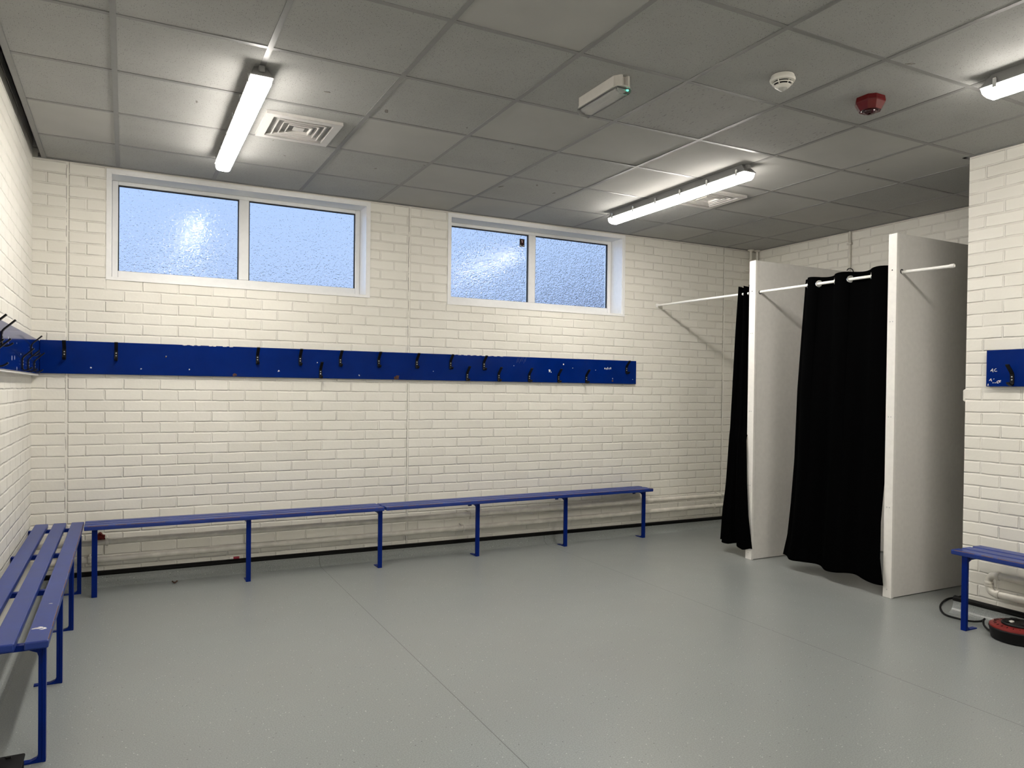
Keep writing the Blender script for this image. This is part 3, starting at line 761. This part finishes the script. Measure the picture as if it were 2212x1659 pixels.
# left wall bench, front faces +X: local x -> +Y... turned by 90 degrees
bl = bench('blue slatted bench along the left wall, nearest the camera', 2.560, [0.0, 0.100, 0.200], 0.072, [0.085, 0.880, 1.700, 2.505], 0.012, (-0.180, -2.130, 0), math.radians(90), 0.03)
sl = [c for c in bl.children if c.name.startswith('slat')][0]
rnd = random.Random(21); bm = B()
for k in range(9):      # local coordinates of the slat (x along, y back)
    chip_patch(bm, (0.155 + rnd.uniform(-.012, .030), 0.022 + 0.0045 * k, 0.4545), 'z', 0.009, rnd, stretch=0.7, d1=0.0011)
chip_patch(bm, (0.505, 0.030, 0.4545), 'z', 0.010, rnd, stretch=0.6, d1=0.0011)
me_o = obj('paint_chip', bm, M['chip'], None, label='white chips in the slat paint'); me_o.parent = sl
bench('blue slatted bench along the right wall over the cable reel', 1.90, [0.0, 0.103, 0.206], 0.076, [0.072, 0.95, 1.83], 0.014, (4.305, -2.512, 0), math.radians(-90), 0.06)
# ------------------------------------------------------------------ changing cubicles
def partition(label, y0_, y1_, zt):
    r = thing('partition', label, 'partition', (4.545, (y0_ + y1_) / 2, 0.0), 'white cubicle partitions')
    bm = B(); box(bm, 4.570, RX - 0.004, y0_ + 0.003, y1_ - 0.003, 0.004, zt - 0.002, 0.001); obj('board', bm, M['panel'], r)
    bm = B(); box(bm, 4.545, 4.570, y0_, y1_, 0.0, zt, 0.003); obj('edge_post', bm, M['edge'], r, label='white painted front edge')
    yc = (y0_ + y1_) / 2
    for z, p in ((2.17, 0.0), (1.83, -0.009), (1.83, 0.009), (1.20, -0.009), (1.20, 0.009), (0.60, -0.009), (0.60, 0.009), (0.055, 0.0)):
        bm = B(); lathe(bm, [(0.0045, -0.0010), (0.0040, 0.0)], (4.5445, yc + p, z), 10, axis='x')
        obj('screw', bm, M['screw'] if z < 2 else M['black'], r)
    for ys, s in ((y0_, -1), (y1_, 1)):
        bm = B(); torus(bm, (4.600, ys + 0.003 + (-0.0005 if s < 0 else -0.0055), 2.162), 0.0125, 0.0035, (0, 1, 0), 20, 6); obj('rod_hole', bm, M['dark'], r, label='dark rim of the rod hole')
    return r
partition('white cubicle partition nearer the window wall', -0.727, -0.660, 2.418)
partition('white cubicle partition nearer the camera, a short rod sticking out', -1.967, -1.904, 2.412)

bm = B(); box(bm, RX - 0.024, RX, -1.90, -0.731, 0.01, 2.438, 0.002)
tag(obj('lining_board', bm, M['edge']), 'white board lining the wall behind the long black curtain', 'board')

r = thing('curtain_rod', 'thin white curtain rod running through both cubicle partitions', 'curtain rod', (4.6, -0.8, 2.165))
bm = B(); tube(bm, [(4.560, FARY - 0.004, 2.174), (4.578, 0.0, 2.172), (4.600, -0.66, 2.166), (4.602, -1.93, 2.158), (4.600, -2.295, 2.150)], 0.0105, 14); obj('rod', bm, M['rod'], r, True)
bm = B(); lathe(bm, [(0.020, FARY - 0.001), (0.020, FARY - 0.006), (0.013, FARY - 0.010)], (4.560, 0, 2.174), 20, axis='y'); obj('wall_flange', bm, M['rod'], r)
bm = B(); lathe(bm, [(0.0125, -2.290), (0.013, -2.300), (0.013, -2.312), (0.010, -2.318)], (4.600, 0, 2.150), 18, axis='y'); obj('end_cap', bm, M['rod'], r, True)

def lerp_tab(tab, z):
    for (z0, *a), (z1, *b_) in zip(tab, tab[1:]):
        if z0 >= z >= z1:
            t = (z0 - z) / (z0 - z1); t2 = t
            return [p + (q - p) * t2 for p, q in zip(a, b_)]
    return list(tab[-1][1:])

def curtain(label, ztop, zbot, tab, knots, topamp, waves, botamp, seed, grommets, hem=0.012):
    """tab rows: z, yL, yR, xL, xR. knots: positions 0..1 where the cloth crosses the rod."""
    r = thing('curtain', label, 'curtain', (tab[0][3], (tab[0][1] + tab[0][2]) / 2, zbot), 'black eyelet curtains')
    nu = 300; zs = [ztop - 0.005 * k for k in range(26)]
    z = zs[-1]
    while z > zbot + 0.02: z -= 0.03; zs.append(max(z, zbot + 0.015))
    zs.append(zbot); zs = sorted(set(round(q, 5) for q in zs), reverse=True)
    rn = random.Random(seed); ph = [rn.uniform(0, 6.28) for _ in range(6)]
    def offs(u, z):
        # at the top: swings in front (-) and behind (+) the rod between knots
        v = (ztop - z) / (ztop - zbot)
        k = 0
        while k < len(knots) - 1 and u > knots[k + 1]: k += 1
        if u < knots[0]: a, b_, sgn = -knots[0] if False else 0.0 - (knots[1] - knots[0]) * 0.5, knots[0], 1 if len(knots) % 2 == 0 else 1; sgn = 1
        elif k >= len(knots) - 1: a, b_, sgn = knots[-1], max(1.0001, knots[-1] + (knots[-1] - knots[-2])), (-1 if (len(knots) - 1) % 2 == 0 else 1)
        else: a, b_, sgn = knots[k], knots[k + 1], (-1 if k % 2 == 0 else 1)
        s = math.sin(PI * (u - a) / (b_ - a)); top = sgn * topamp * (abs(s) ** 0.7) * (1 if s >= 0 else -1)
        low = botamp * (math.sin(waves * 2 * PI * u + ph[0]) * 0.75 + 0.35 * math.sin(waves * 4.3 * PI * u + ph[1]))
        w = min(1, v * 1.15) ** 0.8
        return top * (1 - w) + low * w * (1 - min(1.0, max(0.0, (u - 0.55) / 0.35)) * 0.85)
    bm = B(); grid = []
    for z in zs:
        yL, yR, xL, xR = lerp_tab(tab, z); row = []
        v = (ztop - z) / (ztop - zbot)
        for i in range(nu + 1):
            u = i / nu
            zz = z
            if v > 0.9: zz = z + (0.010 * math.sin(waves * 2 * PI * u + ph[2]) + 0.004 * math.sin(9 * u + ph[3])) * (v - 0.9) / 0.1
            if v < 0.02: zz = z + 0.005 * math.sin(PI * len(knots) * u) * (1 - v / 0.02)
            row.append(bm.verts.new((xL + (xR - xL) * u + offs(u, z), yL + (yR - yL) * u, zz)))
        grid.append(row)
    for a, b_ in zip(grid, grid[1:]):
        for i in range(nu): bm.faces.new((a[i], a[i + 1], b_[i + 1], b_[i]))
    yL, yR, xL, xR = tab[0][1:]
    zr = 2.162
    cent = []
    for g in grommets:
        u = knots[g]; cent.append(Vector((xL + (xR - xL) * u, yL + (yR - yL) * u, zr)))
    kill = [f for f in bm.faces if any((f.calc_center_median() - c).length < 0.0195 for c in cent)]
    bmesh.ops.delete(bm, geom=kill, context='FACES')
    o = obj('cloth', bm, M['fabric'], r, True)
    md = o.modifiers.new('thick', 'SOLIDIFY'); md.thickness = 0.0016; md.offset = 0
    for g, c in zip(grommets, cent):
        u = knots[g]; e = 0.006
        pa = Vector((xL + (xR - xL) * (u - e) + offs(u - e, zr), yL + (yR - yL) * (u - e), 0)); pb = Vector((xL + (xR - xL) * (u + e) + offs(u + e, zr), yL + (yR - yL) * (u + e), 0))
        n = (pb - pa).cross(Vector((0, 0, 1)))
        bm = B(); torus(bm, c, 0.0225, 0.0042, n, 28, 8); obj('eyelet', bm, M['steel'], r, True, 'chrome eyelet ring')
    return r
# long curtain between the partitions.  z, yL, yR, xL, xR
yl, yr = -1.150, -1.888
kk = [(y - yl) / (yr - yl) for y in (-1.197, -1.300, -1.437, -1.570, -1.735)]
curtain('wide black eyelet curtain drawn between the two partitions', 2.212, 0.085,
        [(2.30, yl, yr, 4.604, 4.600), (2.212, yl, yr, 4.604, 4.600), (1.85, yl + 0.025, yr, 4.600, 4.600), (1.38, yl + 0.058, yr, 4.598, 4.596), (0.85, yl + 0.072, yr, 4.594, 4.585), (0.50, yl + 0.098, yr - 0.003, 4.592, 4.540), (0.25, yl + 0.125, yr - 0.012, 4.590, 4.526), (0.085, yl + 0.165, yr - 0.045, 4.590, 4.515)],
        kk, 0.030, 2.6, 0.030, 4, [0, 1, 2, 3, 4])
# gathered curtain by the window wall
yl, yr = -0.497, -0.654
kk = [0.10, 0.28, 0.46, 0.64, 0.82]
curtain('narrow gathered black curtain hanging on the window side of a partition', 2.226, 0.085,
        [(2.30, yl, yr, 4.594, 4.598), (2.226, yl, yr, 4.594, 4.598), (1.85, yl + 0.035, yr, 4.592, 4.596), (1.30, yl + 0.070, yr, 4.590, 4.585), (1.06, yl + 0.085, yr, 4.589, 4.580), (0.98, yl + 0.090, yr - 0.018, 4.588, 4.530), (0.62, yl + 0.125, yr - 0.035, 4.585, 4.524), (0.35, yl + 0.165, yr - 0.060, 4.582, 4.520), (0.085, yl + 0.185, yr - 0.112, 4.580, 4.515)],
        kk, 0.036, 2.2, 0.030, 8, [0, 2, 4])

# hanger hook peeping over the long curtain
bm = B(); tube(bm, [(RX - 0.024, -0.662, 2.395), (RX - 0.036, -0.662, 2.40), (RX - 0.040, -0.660, 2.43), (RX - 0.042, -0.650, 2.458), (RX - 0.046, -0.630, 2.472), (RX - 0.050, -0.610, 2.468), (RX - 0.052, -0.600, 2.455)], 0.0042, 8)
tag(obj('wire_hook', bm, M['black'], None, True), 'thin black wire hook showing just above the long curtain', 'hook')

# ------------------------------------------------------------------ pipes
def run_pipe(label, z0_, z1_, rings):
    r = thing('heating_pipe', label, 'pipe', (2.7, 0.455, (z0_ + z1_) / 2), 'cream heating pipes under the window wall')
    zx = lambda x: z0_ + (z1_ - z0_) * x / 4.4
    bm = B(); tube(bm, [(LX + 0.03, 0.455, zx(LX)), (2.0, 0.455, zx(2.0)), (RX - 0.03, 0.455, zx(RX))], 0.0205, 18); obj('pipe', bm, M['pipe'], r, True)
    for x in rings:
        bm = B(); lathe(bm, [(0.021, x - 0.009), (0.026, x - 0.008), (0.027, x), (0.026, x + 0.008), (0.021, x + 0.009)], (0, 0.455, zx(x)), 20, axis='x')
        tube(bm, [(x, 0.475, zx(x) + 0.016), (x, FARY, zx(x) + 0.022)], 0.006, 8); box(bm, x - 0.005, x + 0.005, 0.448, 0.462, zx(x) - 0.038, zx(x) - 0.018)
        obj('pipe_clip', bm, M['pipe'], r, True)
run_pipe('upper cream heating pipe under the window wall benches', 0.309, 0.325, (-0.05, 2.592, 5.316))
run_pipe('lower cream heating pipe just above the far skirting', 0.194, 0.223, (-0.151, 2.531, 5.234))

r = thing('pipe_loop', 'cream pipe with two elbows low on the right wall', 'pipe', (4.60, -2.6, 0.24))
px_ = 4.602; e = 0.040
bm = B(); tube(bm, [(px_, -4.6, 0.290)] + [(px_, -2.560 - e, 0.290)] + arc((px_, -2.560 - e, 0.290 - e), e, 90, 0, 7, 'yz')[1:] + [(px_, -2.560, 0.182 + e)] + arc((px_, -2.560 - e, 0.182 + e), e, 0, -90, 7, 'yz')[1:] + [(px_, -4.6, 0.182)], 0.0205, 18)
obj('pipe', bm, M['pipe'], r, True)
for c, ax in (((px_, -2.560 - e - 0.012, 0.290), 'y'), ((px_, -2.560, 0.290 - e - 0.010), 'z'), ((px_, -2.560, 0.182 + e + 0.008), 'z'), ((px_, -2.560 - e - 0.012, 0.182), 'y')):
    bm = B(); lathe(bm, [(0.0235, -0.010), (0.0250, -0.007), (0.0250, 0.007), (0.0235, 0.010)], c, 20, axis=ax) if ax == 'z' else lathe(bm, [(0.0235, -0.010), (0.0250, -0.007), (0.0250, 0.007), (0.0235, 0.010)], c, 20, axis=ax)
    obj('joint_collar', bm, M['pipe'], r, True)

for x, y, lab in ((5.715, 0.500, 'thin cream pipe down the far corner, nearer the window'), (5.792, 0.490, 'thin cream pipe down the far corner, nearer the cubicle wall')):
    r = thing('corner_pipe', lab, 'pipe', (x, y, 0.0), 'thin pipes in the far corner')
    bm = B(); tube(bm, [(x, y, 0.345), (x, y, CZ + 0.002)], 0.0125, 12); obj('pipe', bm, M['pipe'], r, True)
    bm = B(); lathe(bm, [(0.033, CZ + 0.001), (0.033, CZ - 0.006), (0.020, CZ - 0.012), (0.014, CZ - 0.016)], (x, y, 0), 20); obj('ceiling_collar', bm, M['pipe'], r, True)
    bm = B(); tube(bm, [(x - 0.002, y + 0.005, 2.595), (x - 0.045, y + 0.030, 2.597)], 0.008, 10); obj('pipe_peg', bm, M['pipe'], r, True)
    obj_ = r
r = thing('conduit', 'thin vertical cream conduit on the wall above the lining board', 'conduit', (RX - 0.012, -0.595, 2.4))
bm = B(); tube(bm, [(RX - 0.0113, -0.595, 1.3), (RX - 0.0113, -0.595, CZ + 0.003)], 0.0115, 12); obj('tube', bm, M['pipe'], r, True)
bm = B(); box(bm, RX - 0.028, RX, -0.618, -0.572, 2.690, 2.708, 0.003); obj('saddle_clip', bm, M['pipe'], r)

# switch box at the end of the jutting wall
r = thing('switch_box', 'small white box on the corner edge of the jutting wall', 'switch', (4.70, PY, 1.347))
bm = B(); box(bm, 4.662, 4.740, PY, PY + 0.018, 1.310, 1.386, 0.004); obj('box', bm, M['white'], r)
bm = B(); box(bm, 4.667, 4.735, PY + 0.0175, PY + 0.026, 1.315, 1.381, 0.003); obj('cover_plate', bm, M['white'], r)

# ------------------------------------------------------------------ things on the floor and on the pipes
cx, cy = 4.440, -2.820
r = thing('cable_reel', 'flat red and black extension cable reel under the right bench', 'cable reel', (cx, cy, 0))
bm = B(); lathe(bm, [(0.135, 0.0), (0.150, 0.006), (0.160, 0.060), (0.164, 0.074), (0.160, 0.080), (0.12, 0.081)], (cx, cy, 0), 48); obj('drum', bm, M['rubber'], r, True)
bm = B(); lathe(bm, [(0.161, 0.0805), (0.160, 0.088), (0.150, 0.094), (0.100, 0.098), (0.092, 0.0985)], (cx, cy, 0), 48); obj('cover', bm, M['reelred'], r, True, 'red top cover')
bm = B()
for k in range(24):
    a = 2 * PI * k / 24; d = Vector((math.cos(a), math.sin(a), 0)); n = Vector((-d.y, d.x, 0)) * 0.0014
    p0 = Vector((cx, cy, 0.0955)) + d * 0.124; p1 = Vector((cx, cy, 0.0938)) + d * 0.138
    vs = [p0 + n, p1 + n, p1 - n, p0 - n]; lo = [bm.verts.new(v) for v in vs]; hi = [bm.verts.new(v + Vector((0, 0, 0.0045))) for v in vs]
    bm.faces.new(hi); bm.faces.new(lo[::-1])
    for q in range(4): bm.faces.new((lo[q], lo[(q + 1) % 4], hi[(q + 1) % 4], hi[q]))
obj('vent_slots', bm, M['dark'], r)
bm = B(); lathe(bm, [(0.096, 0.098), (0.096, 0.106), (0.090, 0.112), (0.050, 0.113), (0.001, 0.113)], (cx, cy, 0), 40); obj('hub', bm, M['rubber'], r, True)
for a in (2.5, 0.9, -0.7, -2.25):
    d = Vector((math.cos(a), math.sin(a), 0)) * 0.060
    bm = B(); box(bm, -0.020, 0.020, -0.020, 0.020, 0.113, 0.119, 0.003)
    bmesh.ops.rotate(bm, verts=bm.verts, cent=(0, 0, 0), matrix=Matrix.Rotation(a, 3, 'Z')); bmesh.ops.translate(bm, verts=bm.verts, vec=(cx + d.x, cy + d.y, 0))
    obj('socket', bm, M['rubber'], r)
bm = B(); box(bm, cx - 0.062, cx - 0.034, cy + 0.010, cy + 0.030, 0.1135, 0.124, 0.003); obj('white_label_block', bm, M['white'], r, label='small white block')
bm = B(); box(bm, cx + 0.010, cx + 0.040, cy - 0.070, cy - 0.052, 0.1135, 0.124, 0.003); obj('white_label_block', bm, M['white'], r, label='small white block')
for ch in r.children:
    for v in ch.data.vertices: v.co = Vector((v.co.x * 0.885, v.co.y * 0.885, v.co.z * 0.87))
def smooth_path(p, n=6):
    p = [Vector(q) for q in p]; out = []
    for i in range(len(p) - 1):
        a, b_, c, d = p[max(i - 1, 0)], p[i], p[i + 1], p[min(i + 2, len(p) - 1)]
        for k in range(n):
            t = k / n
            out.append(0.5 * ((2 * b_) + (-a + c) * t + (2 * a - 5 * b_ + 4 * c - d) * t * t + (-a + 3 * b_ - 3 * c + d) * t ** 3))
    return out + [p[-1]]
zc = 0.006
bm = B(); tube(bm, smooth_path([(5.25, -2.12, zc), (4.99, -2.146, zc), (4.857, -2.146, zc), (4.66, -2.229, zc), (4.517, -2.347, zc), (4.497, -2.451, zc + 0.002), (4.515, -2.516, zc + 0.003), (4.546, -2.552, 0.016), (4.541, -2.574, 0.036), (4.520, -2.580, 0.030), (4.488, -2.602, 0.015), (4.432, -2.656, 0.014), (4.402, -2.688, 0.022), (4.380, -2.712, 0.030)]), 0.0058, 10)
obj('cable', bm, M['rubber'], r, True, 'black rubber cable')

# black ribbed case at the picture's lower left corner
r = thing('ribbed_case', 'black plastic case with ribbed side on the floor in the lower left corner', 'case', (-0.36, -2.30, 0))
bm = B(); box(bm, -0.455, -0.250, -2.52, -2.135, 0.0, 0.064, 0.018, 4); obj('body', bm, M['rubber'], r, True)
bm = B(); box(bm, -0.457, -0.246, -2.522, -2.131, 0.0635, 0.076, 0.005, 3); obj('lid', bm, M['rubber'], r, True)
bm = B()
for k in range(24):
    x = -0.434 + 0.0072 * k; box(bm, x, x + 0.0036, -2.1355, -2.1325, 0.012, 0.058)
for k in range(44):
    y = -2.495 + 0.0078 * k; box(bm, -0.2505, -0.2475, y, y + 0.0038, 0.012, 0.058)
obj('ribs', bm, M['rubber'], r)
bm = B(); box(bm, -0.300, -0.284, -2.160, -2.148, 0.0755, 0.082, 0.002); obj('catch', bm, M['rubber'], r)

# red rag on the upper pipe by the corner
bm = B(); rn = random.Random(2)
box(bm, -0.118, -0.062, 0.425, 0.478, 0.3305, 0.368)
bmesh.ops.subdivide_edges(bm, edges=bm.edges[:], cuts=5, use_grid_fill=True)
for v in bm.verts:
    k = (v.co.z - 0.3305) / 0.0375
    v.co += Vector((rn.uniform(-.004, .004), rn.uniform(-.004, .004), 0)) + Vector((0, 0, k * (0.010 * math.sin(v.co.x * 120) - 0.006 + rn.uniform(-.003, .003))))
tag(obj('cloth_scrap', bm, M['rag'], None, True), 'small crumpled dark red scrap on the upper pipe behind the bench leg', 'cloth')
r = thing('marker_pen', 'short crimson tube with a white cap lying on the far skirting', 'tube', (0.76, 0.523, 0.102))
bm = B(); tube(bm, [(0.752, 0.5265, 0.1115), (0.792, 0.5265, 0.1115)], 0.0092, 14); obj('barrel', bm, M['crimson'], r, True)
bm = B(); tube(bm, [(0.727, 0.5265, 0.1115), (0.7515, 0.5265, 0.1115)], [0.0075, 0.0085], 14); obj('cap', bm, M['chip'], r, True, 'white cap')
bm = B(); box(bm, -0.018, 0.018, -0.012, 0.012, 0, 0.006); bmesh.ops.subdivide_edges(bm, edges=bm.edges[:], cuts=3, use_grid_fill=True)
for v in bm.verts:
    v.co = Vector((0.36 + v.co.x * (1 - 0.3 * abs(v.co.y) / 0.012), 0.405 + v.co.y * (1 - 0.6 * abs(v.co.x) / 0.018), 0.0012 + v.co.z + 0.010 * (v.co.x / 0.018) ** 2))
tag(obj('dry_leaf', bm, M['leaf'], None, True), 'small curled brown leaf on the floor under the far bench', 'leaf')

# ------------------------------------------------------------------ dusk sky outside
w = bpy.data.worlds.new('dusk_sky'); bpy.context.scene.world = w; w.use_nodes = True
nt = w.node_tree; bg = nt.nodes['Background']
tc = N(nt, 'ShaderNodeTexCoord'); sp = N(nt, 'ShaderNodeSeparateXYZ'); nt.links.new(tc.outputs['Generated'], sp.inputs[0])
el = maprange(nt, sp.outputs[2], 0.05, 0.35)
sky = mixc(nt, el, rgb(0.50, 0.64, 0.96), rgb(0.44, 0.63, 0.98))
low = math_node(nt, 'SUBTRACT', math_node(nt, 'MULTIPLY', sp.outputs[0], 0.9), math_node(nt, 'MULTIPLY', sp.outputs[2], 3.0))
nz = N(nt, 'ShaderNodeTexNoise'); nz.inputs['Scale'].default_value = 9; nt.links.new(tc.outputs['Generated'], nz.inputs['Vector'])
low = math_node(nt, 'ADD', low, math_node(nt, 'MULTIPLY', math_node(nt, 'SUBTRACT', nz.outputs['Fac'], 0.5), 0.10))
sky = mixc(nt, maprange(nt, low, 0.10, 0.24, 0, 0.92, True), sky, rgb(0.075, 0.095, 0.17))
sky = mixc(nt, maprange(nt, math_node(nt, 'ADD', sp.outputs[2], math_node(nt, 'MULTIPLY', math_node(nt, 'SUBTRACT', nz.outputs['Fac'], 0.5), 0.05)), 0.0, 0.075, 1, 0), sky, rgb(0.07, 0.10, 0.16))
glow = N(nt, 'ShaderNodeVectorMath'); glow.operation = 'SCALE'; nt.links.new(sky, glow.inputs[0])
nt.links.new(maprange(nt, sp.outputs[0], -0.12, -0.6, 1.0, 4.0, True), glow.inputs['Scale'])
nt.links.new(glow.outputs[0], bg.inputs['Color']); bg.inputs['Strength'].default_value = 1.09

# ------------------------------------------------------------------ camera
cam = bpy.data.cameras.new('camera'); co = bpy.data.objects.new('camera', cam); C.objects.link(co)
F = 1613.107; cam.sensor_fit = 'HORIZONTAL'; cam.sensor_width = 36.0; cam.lens = F / 2212 * 36.0
cam.shift_x = -(1108.168 - 1106) / 2212; cam.shift_y = (862.293 - 829.5) / 2212
cam.clip_start = 0.05
def rodrigues(v):
    th = math.sqrt(sum(a * a for a in v)); return Matrix.Rotation(th, 3, Vector(v) / th)
Rm = rodrigues((1.37395411e-02, -4.79013031e-01, 9.16706228e-03)) @ Matrix(((1, 0, 0), (0, 0, -1), (0, 1, 0)))
right, down, fwd = Rm[0], Rm[1], Rm[2]
mw = Matrix(((right[0], -down[0], -fwd[0], 0.0521677), (right[1], -down[1], -fwd[1], -5.17099934), (right[2], -down[2], -fwd[2], 2.81 - 1.46805411), (0, 0, 0, 1)))
co.matrix_world = mw
sc = bpy.context.scene
sc.camera = co
sc.view_settings.view_transform = 'Standard'; sc.view_settings.look = 'None'
sc.view_settings.exposure = 0.0; sc.view_settings.gamma = 1.0; sc.view_settings.use_curve_mapping = False
